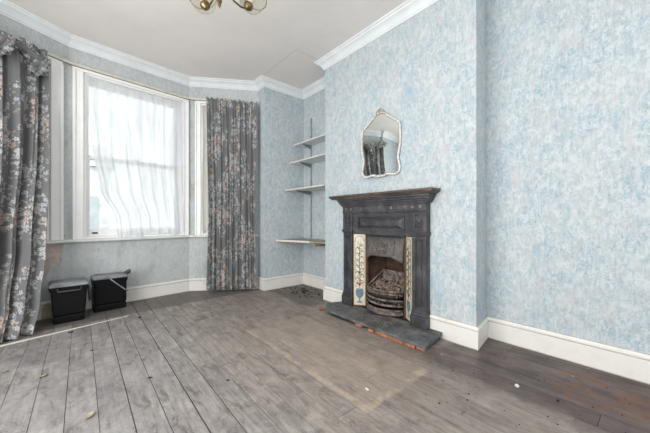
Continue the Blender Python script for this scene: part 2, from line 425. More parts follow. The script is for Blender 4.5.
wall('wall_bay_left', 'b1', 'c1', [(.17, .74, SILL, HEAD)], mat='wallpaper_bay', eb=.04, ea=.04)
wall('wall_bay_center', 'c1', 'c2', [(.12, 1.125, SILL, HEAD)], mat='wallpaper_bay', ea=.04, eb=.04)
wall('wall_bay_right', 'c2', 'b2', [(.15, .76, SILL, HEAD)], mat='wallpaper_bay', ea=.04, eb=.12)
wall('wall_back', 'b3', 'al', eb=.2)
wall('wall_right', 'al', 'rr', eb=.2)
wall('wall_rear', 'rr', 'rl')
# floor of separate boards in one mesh, with real gaps between them
fb = bmesh.new(); lay = fb.faces.layers.float.new('board')
k = -18; x = .065 + .125*k
while x < 2.7:
    y = -1.3; first = True
    while y < 4.25:
        ln = R.uniform(2.4, 5.0) if not first else R.uniform(1.0, 5.0); first = False; y1 = min(4.3, y+ln); g = {1: .0035, 3: .0055, 4: .0028}.get(k, .0018); dz = R.uniform(-.0015, 0)
        vs = [fb.verts.new(p) for p in ((x+g, y, -.022),(x+.125-g*.4, y, -.022),(x+.125-g*.4, y1-.002, -.022),(x+g, y1-.002, -.022),(x+g, y, dz),(x+.125-g*.4, y, dz),(x+.125-g*.4, y1-.002, dz),(x+g, y1-.002, dz))]
        rv = R.random()
        for f in ((0,3,2,1),(4,5,6,7),(0,1,5,4),(1,2,6,5),(2,3,7,6),(3,0,4,7)):
            fa = fb.faces.new([vs[i] for i in f]); fa[lay] = rv
        y = y1
    x += .125; k += 1
vs = [fb.verts.new(p) for p in ((-2, -1.4, -.022), (2.7, -1.4, -.022), (2.7, 4.4, -.022), (-2, 4.4, -.022))]
fq = fb.faces.new(vs); fq.material_index = 1
me = bpy.data.meshes.new('floor'); fb.to_mesh(me); fb.free(); fl = bpy.data.objects.new('floor', me); COL.objects.link(fl)
me.materials.append(M['floorboards']); me.materials.append(M['subfloor']); structure(fl)
structure(MB().box(-2.1, 2.75, -1.5, 4.4, H, H+.15).build('ceiling', 'ceiling'))

# chimney breast, with a hole for the fire
BX, BY0, BY1 = 2.21, .90, 2.61
m = MB()
BR = .945  # the near return runs slightly out of square
m.hexa([(BX, BY0, 0), (2.515, BR, 0), (2.515, 1.40, 0), (BX, 1.40, 0), (BX, BY0, H), (2.515, BR, H), (2.515, 1.40, H), (BX, 1.40, H)])
m.box(BX, 2.515, 2.09, BY1, 0, H); m.box(BX, 2.515, 1.40, 2.09, .806, H)
structure(m.build('wall_chimney_breast', 'wallpaper'))

def sweep(path, prof, closed=False):
    """profile (offset into the room, z) swept along a clockwise path with mitred corners"""
    pts = [Vector((p[0], p[1])) for p in path]; N = len(pts); bm = bmesh.new(); rows = []
    for i, p in enumerate(pts):
        ds = []
        if i > 0 or closed: ds.append((p-pts[i-1]).normalized())
        if i < N-1 or closed: ds.append((pts[(i+1) % N]-p).normalized())
        ns = [Vector((d.y, -d.x)) for d in ds]
        if len(ns) == 2:
            b = (ns[0]+ns[1]); b = b / max(.2, b.dot(ns[0]))
        else: b = ns[0]
        rows.append([bm.verts.new((p.x+b.x*o, p.y+b.y*o, z)) for o, z in prof])
    M_ = N if closed else N-1; K = len(prof)
    for i in range(M_):
        A, B = rows[i], rows[(i+1) % N]
        for k in range(K): bm.faces.new((A[k], A[(k+1) % K], B[(k+1) % K], B[k]))
    if not closed: bm.faces.new(rows[0]); bm.faces.new(rows[-1][::-1])
    m = MB(); m.bm.free(); m.bm = bm; return m
breast = [(2.515, BY1), (BX, BY1), (BX, BY0), (2.515, BR)]
cpath = [P['rl'], P['bl'], P['b0'], P['b1'], P['c1'], P['c2'], P['b2'], P['b3'], P['al']] + breast + [P['rr']]
cprof = [(0, H-.095), (.012, H-.095), (.014, H-.084), (.022, H-.078), (.030, H-.060), (.045, H-.042), (.064, H-.030), (.074, H-.026), (.078, H-.014), (.092, H-.010), (.098, H), (0, H)]
structure(sweep(cpath, cprof, True).build('trim_1', 'cornice_paint'))
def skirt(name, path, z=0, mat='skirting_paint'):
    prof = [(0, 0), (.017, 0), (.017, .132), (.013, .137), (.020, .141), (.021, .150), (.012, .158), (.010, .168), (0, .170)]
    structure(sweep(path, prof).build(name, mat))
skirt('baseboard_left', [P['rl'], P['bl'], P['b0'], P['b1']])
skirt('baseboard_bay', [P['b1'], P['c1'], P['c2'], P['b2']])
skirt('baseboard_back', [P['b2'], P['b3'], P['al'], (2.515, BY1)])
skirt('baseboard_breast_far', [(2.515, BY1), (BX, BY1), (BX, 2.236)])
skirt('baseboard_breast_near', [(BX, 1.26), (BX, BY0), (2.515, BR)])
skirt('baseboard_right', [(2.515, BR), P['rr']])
# window board running round the bay
sill = [(-.0, SILL-.03), (.045, SILL-.03), (.052, SILL-.022), (.052, SILL-.006), (.045, SILL), (0, SILL)]
structure(sweep([P['b1'], P['c1'], P['c2'], P['b2']], sill).build('trim_2', 'sill_paint'))

# sash windows
def window(n, a, b, o0, o1, arch=(.07, .07), seen=True):
    F, L = frame2(P[a], P[b]); T = .2
    root = bpy.data.objects.new('window_%d' % n, None); COL.objects.link(root); root['kind'] = 'structure'
    root.location = F @ Vector(((o0+o1)/2, 0, SILL))
    G = Matrix.Translation(-root.location) @ F
    def B(m, *a_): m.box(*a_, G); return m
    def bd(m, name, mat='window_paint', bv=.003):
        o = m.build(name, mat, None, bv); o.parent = root; return o
    # architrave: two stepped bands each side, none above the rail
    m = MB()
    for (x0, x1) in ((o0-arch[0], o0), (o1, o1+arch[1])):
        B(m, x0, x1, -.016, 0, SILL, HEAD); w = (x1-x0)
        outer = x0 if x0 < o0 else x1
        s = 1 if x0 < o0 else -1
        xs = sorted((outer, outer+s*w*.28)); B(m, xs[0], xs[1], -.030, -.016, SILL, HEAD)
        xs = sorted((outer+s*w*.82, outer+s*w)); B(m, xs[0], xs[1], -.022, -.016, SILL, HEAD)
    B(m, o0-arch[0], o1+arch[1], -.018, 0, HEAD, HEAD+.03)
    bd(m, 'architrave')
    m = MB(); t = .022
    B(m, o0, o0+t, 0, T, SILL, HEAD); B(m, o1-t, o1, 0, T, SILL, HEAD); B(m, o0+t, o1-t, 0, T, HEAD-t, HEAD); B(m, o0+t, o1-t, 0, T, SILL, SILL+.02)
    for x0, x1 in ((o0+t, o0+t+.014), (o1-t-.014, o1-t)): B(m, x0, x1, .045, .062, SILL+.02, HEAD-t)
    bd(m, 'sash_box')
    mid = 1.63; s0, s1 = o0+t, o1-t
    for nm, y0, z0, z1, br, tr in (('upper_sash', .115, mid-.02, HEAD-t, .036, .05), ('lower_sash', .070, SILL+.02, mid+.02, .075, .036)):
        m = MB(); y1 = y0+.04; st = .042
        B(m, s0, s0+st, y0, y1, z0, z1); B(m, s1-st, s1, y0, y1, z0, z1); B(m, s0+st, s1-st, y0, y1, z0, z0+br); B(m, s0+st, s1-st, y0, y1, z1-tr, z1)
        for zz in ((z0+br, z0+br+.008), (z1-tr-.008, z1-tr)): B(m, s0+st, s1-st, y0+.012, y1-.01, *zz)
        sash = bd(m, nm)
        g = MB(); B(g, s0+st-.003, s1-st+.003, y0+.02, y0+.024, z0+br-.003, z1-tr+.003)
        go = g.build('pane', 'window_glass'); go.parent = sash
        if nm == 'lower_sash':
            h = MB(); cx = s0+.085
            B(h, cx-.025, cx+.025, y0-.010, y0, z0+.028, z0+.046); ho = h.build('sash_lift', 'bin_handle', None, .002); ho.parent = sash
            h = MB(); cx = (s0+s1)/2; B(h, cx-.03, cx+.03, y0+.004, y0+.03, z1, z1+.014); ho = h.build('sash_catch', 'brass', None, .003); ho.parent = sash
window(1, 'c1', 'c2', .12, 1.125, (.088, .072))
window(2, 'b1', 'c1', .17, .74, (.08, .10))
window(3, 'c2', 'b2', .15, .76, (.07, .07))

# ------------------------------------------------------------ curtain track
def off_path(path, d):
    pts = [Vector((p[0], p[1])) for p in path]; out = []
    for i, p in enumerate(pts):
        ds = []
        if i > 0: ds.append((p-pts[i-1]).normalized())
        if i < len(pts)-1: ds.append((pts[i+1]-p).normalized())
        ns = [Vector((q.y, -q.x)) for q in ds]; b = ns[0] if len(ns) == 1 else (ns[0]+ns[1])/max(.2, (ns[0]+ns[1]).dot(ns[0]))
        out.append((p.x+b.x*d, p.y+b.y*d))
    return out
def rounded(path, r=.22, n=8):
    pts = [Vector(p) for p in path]; out = [pts[0]]
    for i in range(1, len(pts)-1):
        a = pts[i] + (pts[i-1]-pts[i]).normalized()*r; b = pts[i] + (pts[i+1]-pts[i]).normalized()*r
        for k in range(n+1):
            t = k/n; out.append(a*(1-t)**2 + pts[i]*2*t*(1-t) + b*t*t)
    out.append(pts[-1]); return [tuple(p) for p in out]
bayp = [(-.84, 3.52), P['c1'], P['c2'], (1.85, 3.645)]
root = thing('curtain_track', 'cream curtain track bent round the bay above the windows', 'curtain rail', (.45, 4.0, 2.545))
rp = rounded(bayp, .12)
o = sweep(rp, [(.0, 2.535), (.016, 2.535), (.016, 2.56), (0, 2.56)]).build('batten', 'rail_brown', root)
o = sweep(rp, [(.017, 2.535), (.032, 2.535), (.032, 2.556), (.029, 2.560), (.017, 2.560)]).build('track', 'rail_cream', root)

# ------------------------------------------------------------ curtains
def cloth(name, fn, nu, nv, width, mat, parent=None, thick=.002, origin=(0,0,0)):
    bm = bmesh.new(); uvl = bm.loops.layers.uv.new('UVMap'); g = []; uvs = {}
    O = Vector(origin)
    for j in range(nv+1):
        row = []
        for i in range(nu+1):
            v = bm.verts.new(Vector(fn(i/nu, j/nv)) - O); uvs[v] = (i/nu*width, j/nv*(2.5 if name != 'knotted_swag' else .42) + (i*0)); row.append(v)
        g.append(row)
    for j in range(nv):
        for i in range(nu):
            f = bm.faces.new((g[j][i], g[j][i+1], g[j+1][i+1], g[j+1][i])); f.smooth = True
            for l in f.loops: l[uvl].uv = uvs[l.vert]
    me = bpy.data.meshes.new(name); bm.to_mesh(me); bm.free(); me.materials.append(M[mat])
    o = bpy.data.objects.new(name, me); COL.objects.link(o)
    o.location = O if parent is None else O-parent.location
    if parent is not None: o.parent = parent
    if thick: s = o.modifiers.new('solid', 'SOLIDIFY'); s.thickness = thick; s.offset = 0
    return o
def lerp(a, b, t): return a + (b-a)*t
def interp(tab, z):
    if z <= tab[0][0]: return tab[0][1:]
    for p, q in zip(tab, tab[1:]):
        if z <= q[0]:
            t = (z-p[0])/(q[0]-p[0]); t = t*t*(3-2*t)
            return tuple(lerp(a, b, t) for a, b in zip(p[1:], q[1:]))
    return tab[-1][1:]
# right curtain: hangs straight in narrow folds
def right_curtain(u, v):
    z = .025 + v*(2.545-.025)
    ax, ay, bx_, by = interp([(0, 1.245, 3.865, 1.805, 3.545), (1.2, 1.265, 3.850, 1.790, 3.550), (2.3, 1.255, 3.862, 1.795, 3.55), (2.56, 1.250, 3.878, 1.800, 3.565)], z)
    uu = u + .012*math.sin(u*17+z*1.3) + .006*math.sin(z*2.7+u*40)
    x, y = lerp(ax, bx_, uu), lerp(ay, by, uu)
    nx, ny = -.53, -.85
    amp = interp([(0, .026), (1.6, .020), (2.35, .014), (2.50, .010), (2.56, .013)], z)[0]
    f = math.sin(2*PI*8.5*u + 1.6*math.sin(4*u+z*.6)) + .32*math.sin(2*PI*23*u + z*1.1) * (1 if z < 2.3 else 1.6)
    f += .35*math.sin(2*PI*4*u+1+z*.5)
    w = amp*f - .01
    dz = .012*math.sin(u*70)*(v > .97)
    return (x+nx*w, y+ny*w, z + dz - .02*u*(v>.98))
t = cloth('floral_curtain', right_curtain, 260, 70, 1.25, 'floral_fabric', origin=(1.53, 3.71, 0))
tag(t, 'full length grey floral curtain hanging straight, right of the window beside the corner', 'curtain', 'floral curtains of the bay')

# left curtain: swept forward at its foot, rumpled and knotted at the top
root = thing('floral_curtain', 'rumpled grey floral curtain at the left edge, its foot swept into the room', 'curtain', (-.5, 3.5, 0), 'floral curtains of the bay')
def left_curtain(u, v):
    z = .015 + v*(2.545-.015)
    # u 0 = right edge (near window), 1 = far left outside the frame
    ax, ay, bx_, by = interp([(0, -.335, 3.405, -.86, 3.04), (.25, -.30, 3.50, -.86, 3.14), (.7, -.268, 3.60, -.85, 3.26), (1.6, -.232, 3.72, -.84, 3.36), (2.3, -.235, 3.79, -.84, 3.43), (2.56, -.245, 3.79, -.85, 3.44)], z)
    uu = u + .015*math.sin(u*13+z*1.1)
    x, y = lerp(ax, bx_, uu), lerp(ay, by, uu)
    nx, ny = .56, -.83
    amp = interp([(0, .060), (.6, .050), (1.7, .036), (2.56, .022)], z)[0]
    f = math.sin(2*PI*6.5*u + .9*math.sin(2*u+z*.9) + .5) + .4*math.sin(2*PI*15*u + z*1.4) + .3*math.sin(z*2.2+u*9)
    w = amp*f
    return (x+nx*w, y+ny*w, z)
cloth('curtain_panel', left_curtain, 220, 70, 1.5, 'floral_fabric', root, origin=(-.5, 3.5, 0))
# knotted swag over the heading
def swag(c0, c1, sag, r, seed, turns=3):
    c0, c1 = Vector(c0), Vector(c1); rr = random.Random(seed); ph = [rr.uniform(0, 6) for _ in range(5)]
    ax = (c1-c0).normalized(); n1 = Vector((.5, -.86, 0)); n1 = (n1 - ax*n1.dot(ax)).normalized(); n2 = ax.cross(n1)
    def fn(u, v):
        c = c0.lerp(c1, v) + Vector((0, 0, -sag*math.sin(PI*v)))
        a = 2*PI*u
        rad = r*(.45+.75*math.sin(PI*(.08+.84*v))) * (1 +   .22*math.sin(4*a+ph[0]+v*4) + .16*math.sin(7*a+ph[1]-v*6) + .22*math.sin(v*11+ph[2]+a))
        return c + n1*math.cos(a)*rad + n2*math.sin(a)*rad
    return fn
for i, (a, b, sg, r) in enumerate((((-.70, 3.44, 2.53), (-.42, 3.60, 2.42), -.01, .036), ((-.50, 3.58, 2.50), (-.27, 3.72, 2.40), -.02, .038),
                                   ((-.44, 3.57, 2.48), (-.54, 3.47, 2.26), .0, .038), ((-.25, 3.73, 2.42), (-.33, 3.67, 2.25), .0, .042), ((-.86, 3.36, 2.55), (-.62, 3.48, 2.50), .0, .045))):
    cloth('knotted_swag', swag(a, b, sg, r, 11+i), 72, 30, .30, 'floral_fabric', root, origin=(-.4, 3.6, 2.3))
# net curtains
def wall_pt(a, b, s, d):   # s metres along, d into the room
    F, L = frame2(P[a], P[b]); p = F @ Vector((s, -d, 0)); return p.x, p.y
def net(u, v):
    z = .77 + v*(2.475-.77)
    s0 = interp([(.77, .40), (.95, .385), (1.3, .25), (1.7, .19), (2.3, .145), (2.48, .128)], z)[0]
    s1 = interp([(.77, 1.12), (1.6, 1.10), (2.48, 1.12)], z)[0]
    s = lerp(s0, s1, u + .01*math.sin(u*19+z))
    a = interp([(.77, .020), (1.6, .012), (2.3, .006), (2.48, .004)], z)[0]
    d = .012 + a*(math.sin(2*PI*7*u+.8*math.sin(z*1.5)) + .5*math.sin(2*PI*15*u+z*2))*.8 + a*.6
    x, y = wall_pt('c1', 'c2', s, d-.02 if z > 99 else d-.01)
    zz = z - (.03*math.sin(u*9) + .02*math.sin(u*23)) * max(0, 1-v*6) - .018*math.sin(u*PI)*(v > .9)*(v-.9)*10
    return (x, y, zz)
rootn = thing('net_curtain', 'sheer white net curtain drawn aside across the middle window', 'net curtain', (.6, 4.0, 2.475))
cloth('net_panel', net, 150, 50, 1.2, 'net_fabric', rootn, 0, origin=(.6, 4.0, 2.475))
m = MB(); a = wall_pt('c1', 'c2', .118, .012); b = wall_pt('c1', 'c2', 1.127, .012)
m.tube([(a[0], a[1], 2.476), ((a[0]+b[0])/2, (a[1]+b[1])/2, 2.470), (b[0], b[1], 2.476)], .0028, 8); m.build('wire', 'rail_cream', rootn)
def net2(u, v):
    z = .80 + v*(2.46-.80)
    a = interp([(.8, .012), (1.6, .016), (2.46, .008)], z)[0]
    s = lerp(.165, .72, u + .02*math.sin(z*4)*(1-u))
    x, y = wall_pt('c2', 'b2', s, a*(math.sin(2*PI*9*u+z)+1))
    return (x, y, z)
n2 = cloth('net_curtain', net2, 110, 30, 1.0, 'net_fabric_cream', None, 0, origin=(1.4, 3.9, 2.0))
tag(n2, 'cream net curtain at the narrow window, mostly behind the straight floral curtain', 'net curtain')

# ------------------------------------------------------------ fireplace
FX = 2.21
fp = thing('fireplace', 'black cast iron fireplace with painted tile panels against the chimney breast', 'fireplace', (2.15, 1.73, .0))
SZ = .056  # top of hearth
# shelf
prof = [(0, 1.158), (.150, 1.158), (.168, 1.163), (.176, 1.170), (.205, 1.174), (.215, 1.180), (.215, 1.190), (.205, 1.195), (0, 1.195)]
def ysweep(prof, y0, y1, name, mat, bevel=0, ret=True):
    """moulding projecting from the breast with returned ends"""
    path = [(FX, y1), (FX, y0)]
    bm = bmesh.new(); K = len(prof); rows = []
    for (yy, sgn) in ((y1, 1), (y0, -1)):
        rows.append([bm.verts.new((FX-o, yy+sgn*(o-prof[-2][0] if ret else 0), z)) for o, z in prof])
    for k in range(K): bm.faces.new((rows[0][k], rows[0][(k+1) % K], rows[1][(k+1) % K], rows[1][k]))
    bm.faces.new(rows[0]); bm.faces.new(rows[1][::-1])
    q = MB(); q.bm.free(); q.bm = bm
    return q.build(name, mat, fp, bevel)
def slab(prof3, name, mat, bevel=0):
    """stack of rectangular mouldings: (front offset, y0, y1, z0, z1)"""
    q = MB()
    for o, y0, y1, z0, z1 in prof3: q.box(FX-o, FX+.0, y0, y1, z0, z1)
    return q.build(name, mat, fp, bevel)
Y0, Y1 = 1.262, 2.235   # outer edges of the legs
slab([(.145, 1.172, 2.385, 1.180, 1.201), (.137, 1.180, 2.377, 1.170, 1.181), (.125, 1.192, 2.365, 1.160, 1.171)], 'mantel_shelf', 'worn_iron', .004)
slab([(.113, 1.212, 2.285, 1.140, 1.161), (.103, 1.222, 2.275, 1.120, 1.141), (.094, 1.232, 2.265, 1.104, 1.121), (.085, 1.242, 2.255, 1.090, 1.105)], 'cornice_moulding', 'cast_iron', .004)
fr = slab([(.073, Y0, Y1, 1.022, 1.091)], 'rosette_band', 'cast_iron', .002)
m = MB()
n_r = 13
for i in range(n_r):
    y = lerp(Y0+.05, Y1-.05, i/(n_r-1))
    for k in range(4):
        a = k*PI/2+PI/4
        mt = Matrix.Translation((FX-.073, y+.009*math.cos(a), 1.056+.009*math.sin(a))) @ Matrix.Rotation(-PI/2, 4, 'Y')
        m.lathe([(.008, -.002), (.007, .004), (.003, .006)], mt, 8)
ro = m.build('rosette', 'dusty_iron', fp); ro['kind'] = 'stuff'
q = MB(); q.box(FX-.081, FX-.071, Y0, Y1, 1.080, 1.091); q.box(FX-.083, FX-.0, Y0, Y1, 1.016, 1.026); q.build('band_bead', 'cast_iron', fp, .003)
# frieze with raised fielded panel
LW = .136
i0, i1 = Y0+LW, Y1-LW
slab([(.060, i0, i1, .805, 1.022)], 'frieze', 'cast_iron', .002)
m = MB(); a0, a1, z0, z1 = i0+.075, i1-.075, .850, .985
def rect_frame(m, x0, x1, ya, yb, za, zb, w):
    m.box(x0, x1, ya, yb, za, za+w); m.box(x0, x1, ya, yb, zb-w, zb); m.box(x0, x1, ya, ya+w, za+w, zb-w); m.box(x0, x1, yb-w, yb, za+w, zb-w)
rect_frame(m, FX-.072, FX-.060, a0, a1, z0, z1, .012); m.build('panel_frame', 'cast_iron', fp, .003)
m = MB(); e = .034; b0, b1, c0, c1 = a0+.018, a1-.018, z0+.018, z1-.018
m.hexa([(FX-.060, b0, c0), (FX-.060, b1, c0), (FX-.060, b1, c1), (FX-.060, b0, c1), (FX-.080, b0+e, c0+e*.8), (FX-.080, b1-e, c0+e*.8), (FX-.080, b1-e, c1-e*.8), (FX-.080, b0+e, c1-e*.8)])
m.build('raised_panel', 'cast_iron', fp)
for ya in (Y0, Y1-LW):
    yb = ya+LW
    blk = MB().box(FX-.070, FX, ya, yb, .845, 1.022).build('leg_block', 'cast_iron', fp, .003)
    m = MB(); rect_frame(m, FX-.078, FX-.068, ya+.035, yb-.035, .868, 1.000, .009)
    yc = (ya+yb)/2
    for zc, rr_ in ((.895, .018), (.935, .021), (.975, .016)):
        m.lathe([(rr_, -.002), (rr_*.8, .006), (rr_*.35, .005), (rr_*.3, .010), (.002, .011)], Matrix.Translation((FX-.070, yc, zc)) @ Matrix.Rotation(-PI/2, 4, 'Y'), 10)
    m.tube([(FX-.074, yc-.02, .88), (FX-.076, yc+.014, .91), (FX-.076, yc-.014, .95), (FX-.074, yc+.018, .99)], .004, 6)
    q = m.build('cast_ornament', 'cast_iron', fp, 0)
    slab([(.080, ya-.006, yb+.006, .826, .846), (.074, ya-.002, yb+.002, .812, .827)], 'capital_moulding', 'cast_iron', .003)
    leg = MB().box(FX-.054, FX, ya+.004, yb-.004, .19, .812)
    rect_frame(leg, FX-.067, FX-.054, ya+.004, yb-.004, .19, .812, .032)
    rect_frame(leg, FX-.0605, FX-.054, ya+.045, yb-.045, .232, .772, .008)
    leg.build('leg', 'cast_iron', fp, .004)
    slab([(.086, ya-.006, yb+.006, SZ, .150), (.078, ya-.002, yb+.002, .150, .172), (.072, ya, yb, .172, .192)], 'plinth', 'cast_iron', .004)
# splayed tile panels
def tile_panel(yf, yb):
    A = Vector((FX-.056, yf, 0)); B = Vector((FX+.025, yb, 0)); d = (B-A); L = d.length; d.normalize()
    n = Vector((-1, 0, 0)); n = (n - d*n.dot(d)).normalized()
    z0, z1 = SZ+.012, .800
    def pt(s, z, h): q = A + d*s + n*h; return Vector((q.x, q.y, z))
    def bx(m, s0, s1, za, zb, h0, h1): m.hexa([pt(s0, za, h0), pt(s1, za, h0), pt(s1, za, h1), pt(s0, za, h1), pt(s0, zb, h0), pt(s1, zb, h0), pt(s1, zb, h1), pt(s0, zb, h1)])
    back = MB(); bx(back, 0, L, SZ, z1, -.02, -.001); back.build('tile_backing', 'cast_iron', fp)
    root = MB(); tn = 5; th = (z1-z0)/tn
    for k in range(tn): bx(root, .006, L-.006, z0+k*th+.0006, z0+(k+1)*th-.0006, -.001, .006)
    slots = ['tile_cream']
    def flat(name, mat, polys=(), tubes=()):
        m = root; n0 = len(m.bm.faces)
        for pl in polys:
            a = [m.bm.verts.new(pt(s, z, .0060)) for s, z in pl]; b = [m.bm.verts.new(pt(s, z, .0075)) for s, z in pl]; nn = len(pl)
            m.bm.faces.new(a); m.bm.faces.new(b[::-1])
            for i in range(nn): m.bm.faces.new((a[i], a[(i+1) % nn], b[(i+1) % nn], b[i]))
        for tb, r in tubes: m.tube([pt(s, z, .0065) for s, z in tb], r, 6)
        slots.append(mat); m.bm.faces.ensure_lookup_table()
        for f in m.bm.faces[n0:]: f.material_index = len(slots)-1
    def rc(s0, s1, za, zb): return [(s0, za), (s1, za), (s1, zb), (s0, zb)]
    flat('tile_border', 'tile_border', [rc(.006, .0115, z0, z1), rc(L-.0115, L-.006, z0, z1), rc(.0115, L-.0115, z0, z0+.006)])
    c = L/2; w = L/2-.02
    body = [(c + sg*r, z) for sg, seq in ((1, ((.030, .095), (.026, .103), (.007, .112), (.006, .140), (.020, .150), (.036, .172), (.042, .200), (.038, .226), (.030, .240))), (-1, ((.030, .240), (.038, .226), (.042, .200), (.036, .172), (.020, .150), (.006, .140), (.007, .112), (.026, .103), (.030, .095)))) for r, z in seq]
    flat('painted_vase', 'paint_blue', [body], [([(c-.034, .196), (c+.034, .196)], .0025)])
    arc = [(c + w*math.cos(a), .735+.045*math.sin(a)) for a in [PI*k/10 for k in range(11)]]
    stems = [([(c, .245), (c+.004, .35), (c-.003, .5), (c, .68)], .0026), (arc, .0024), ([(c-w, .735), (c-w, .30)], .0016), ([(c+w, .735), (c+w, .30)], .0016)]
    rg = random.Random(5)
    for k in range(14):
        z = .28+k*.031; sg = 1 if k % 2 else -1
        stems.append(([(c, z), (c+sg*.022, z+.018), (c+sg*.036, z+.006), (c+sg*.038, z-.012)], .0022))
        stems.append(([(c, z+.01), (c-sg*.018, z+.038), (c-sg*.030, z+.046)], .0022))
    flat('painted_stem', 'paint_dark', [], stems)
    leaves = []
    for k in range(34):
        z = .26+k*.0145; sg = 1 if k % 2 else -1; s = c+sg*(.024+.012*rg.random()); s = c+sg*rg.uniform(.008, .046); a = rg.uniform(.2, 1.4)*sg
        dx, dz = .010*math.sin(a), .011*math.cos(a)
        leaves.append([(s-dx, z-dz), (s+dz*.45, z-dx*.45), (s+dx, z+dz), (s-dz*.45, z+dx*.45)])
    flat('painted_leaf', 'paint_green', leaves)
    def star(s, z, r): return [(s + r*(1 if i % 2 == 0 else .55)*math.cos(i*PI/6), z + r*(1 if i % 2 == 0 else .55)*math.sin(i*PI/6)) for i in range(12)]
    flat('painted_flower', 'paint_red', [star(c, .285, .021), star(c-.024, .300, .012), star(c+.024, .296, .012), [(c-.036, .435), (c-.018, .412), (c, .422), (c+.018, .412), (c+.036, .435), (c+.012, .402), (c, .392), (c-.012, .402)], star(c, .60, .011)])
    root.build('tile_panel', slots, fp)
tile_panel(Y1-LW-.002, 1.990)
tile_panel(Y0+LW+.002, 1.510)
# insert: jambs, hood, firebox, grate
IX = FX+.027; j0, j1 = 1.508, 1.992; JC = (j0+j1)/2
for ya in (j0, j1-.026): MB().box(IX-.012, IX+.02, ya, ya+.026, SZ, .80).build('insert_jamb', 'rust_iron', fp, .004)
MB().box(IX-.006, IX+.02, j0, j1, .785, .806).build('insert_head', 'hood_iron', fp, .003)
# hood: sloping forward, arched lower edge
def hood():
    bm = bmesh.new(); nu, nv = 24, 10; g = []
    for j in range(nv+1):
        v = j/nv; row = []
        for i in range(nu+1):
            u = i/nu*2-1
            hw = lerp(.222, .218, v); y = JC+u*hw
            zb = .602 - .052*min(1, max(0, (abs(u)-.55)/.45))
            z = lerp(.790, zb, v)
            x = IX-.006 - .075*(v**.8)*(1-.75*abs(u)**2.5)
            row.append(bm.verts.new((x, y, z)))
        g.append(row)
    for j in range(nv):
        for i in range(nu): f = bm.faces.new((g[j][i], g[j][i+1], g[j+1][i+1], g[j+1][i])); f.smooth = True
    q = MB(); q.bm.free(); q.bm = bm; o = q.build('hood', 'hood_iron', fp); s = o.modifiers.new('s', 'SOLIDIFY'); s.thickness = .006; s.offset = 0; return o
hd = hood()
def hpt(u, v, h=.005):
    hw = lerp(.222, .218, v); zb = .602 - .052*min(1, max(0, (abs(u)-.55)/.45))
    return (IX-.006-.075*(v**.8)*(1-.75*abs(u)**2.5)-h, JC+u*hw, lerp(.790, zb, v))
m = MB()
for (u0, v0, sc_, fl_) in ((-.28, .50, 1, 1), (.28, .50, 1, -1), (-.05, .42, .6, -1), (.08, .6, .6, 1)):
    pts = []
    for k in range(22):
        a = k/21*3.6*PI/1.8; r = (.06+.16*(1-k/21))*sc_
        pts.append(hpt(u0+fl_*r*math.cos(a)*.9, min(.9, max(.1, v0+r*math.sin(a)*1.5))))
    m.tube(pts, .0052, 6)
m.tube([hpt(-.58, .2), hpt(-.60, .5), hpt(-.66, .80)], .0045, 6); m.tube([hpt(.58, .2), hpt(.60, .5), hpt(.66, .80)], .0045, 6)
m.tube([hpt(lerp(-.58, .58, k/10), .17) for k in range(11)], .004, 6); m.tube([hpt(lerp(-.66, .66, k/10), .84) for k in range(11)], .004, 6)
for k in range(7): m.tube([hpt(-.45+k*.15, .66), hpt(-.42+k*.14, .76)], .004, 6)
so = m.build('scroll_relief', 'dusty_iron', hd); so.location = (0, 0, 0)
# firebox
m = MB()
y0_, y1_, bx1 = j0+.024, j1-.024, 2.47
m.hexa([(IX+.01, y0_-.02, SZ), (bx1, y0_+.07, SZ), (bx1, y0_+.05, SZ), (IX+.01, y0_-.04, SZ), (IX+.01, y0_-.02, .69), (bx1, y0_+.07, .69), (bx1, y0_+.05, .69), (IX+.01, y0_-.04, .69)])
m.hexa([(IX+.01, y1_+.04, SZ), (bx1, y1_-.05, SZ), (bx1, y1_-.07, SZ), (IX+.01, y1_+.02, SZ), (IX+.01, y1_+.04, .69), (bx1, y1_-.05, .69), (bx1, y1_-.07, .69), (IX+.01, y1_+.02, .69)])
m.box(bx1-.01, bx1+.02, y0_, y1_, SZ, .69); m.box(IX+.01, bx1, y0_-.03, y1_+.03, SZ-.05, SZ); m.box(IX+.02, bx1+.02, y0_-.03, y1_+.03, .68, .70)
m.build('firebox', 'fire_brick', fp)
# basket grate
def bow(z, depth=.105, x0=IX-.010, hw=.208, n=16, inset=0):
    return [(x0 - (depth-inset)*math.cos(t*PI/2)**.7 if abs(t) < 1 else x0, JC+t*(hw-inset*.3), z) for t in [lerp(-1, 1, k/n) for k in range(n+1)]]
gr = MB()
for z, r in ((.160, .009), (.205, .009)): gr.tube(bow(z), r, 8, squash=1.2)
grate = gr.build('grate_bars', 'dusty_iron', fp)
m = MB()
pts_lo, pts_hi = bow(.078, .115), bow(.118, .115)
for k in range(len(pts_lo)-1):
    a, b, c_, d_ = [Vector(q) for q in (pts_lo[k], pts_lo[k+1], pts_hi[k+1], pts_hi[k])]
    t_ = Vector((.012, 0, 0)); m.hexa([a, b, b+t_, a+t_, d_, c_, c_+t_, d_+t_])
m.tube(bow(.120, .118), .008, 6); m.tube(bow(.080, .118), .006, 6)
m.build('ash_front', 'dusty_iron', fp)
m = MB()   # ornamental pierced top of the basket
m.tube(bow(.288, .104), .009, 8); m.tube(bow(.262, .104), .006, 8)
P3 = bow(.335, .104, n=26)
for k in range(1, 26, 1): m.tube([P3[k][:2]+(.236,), P3[k][:2]+(.286,)], .0035, 6)
m.build('top_rail', 'dusty_iron', fp)
m = MB()   # raking sides and back of the basket
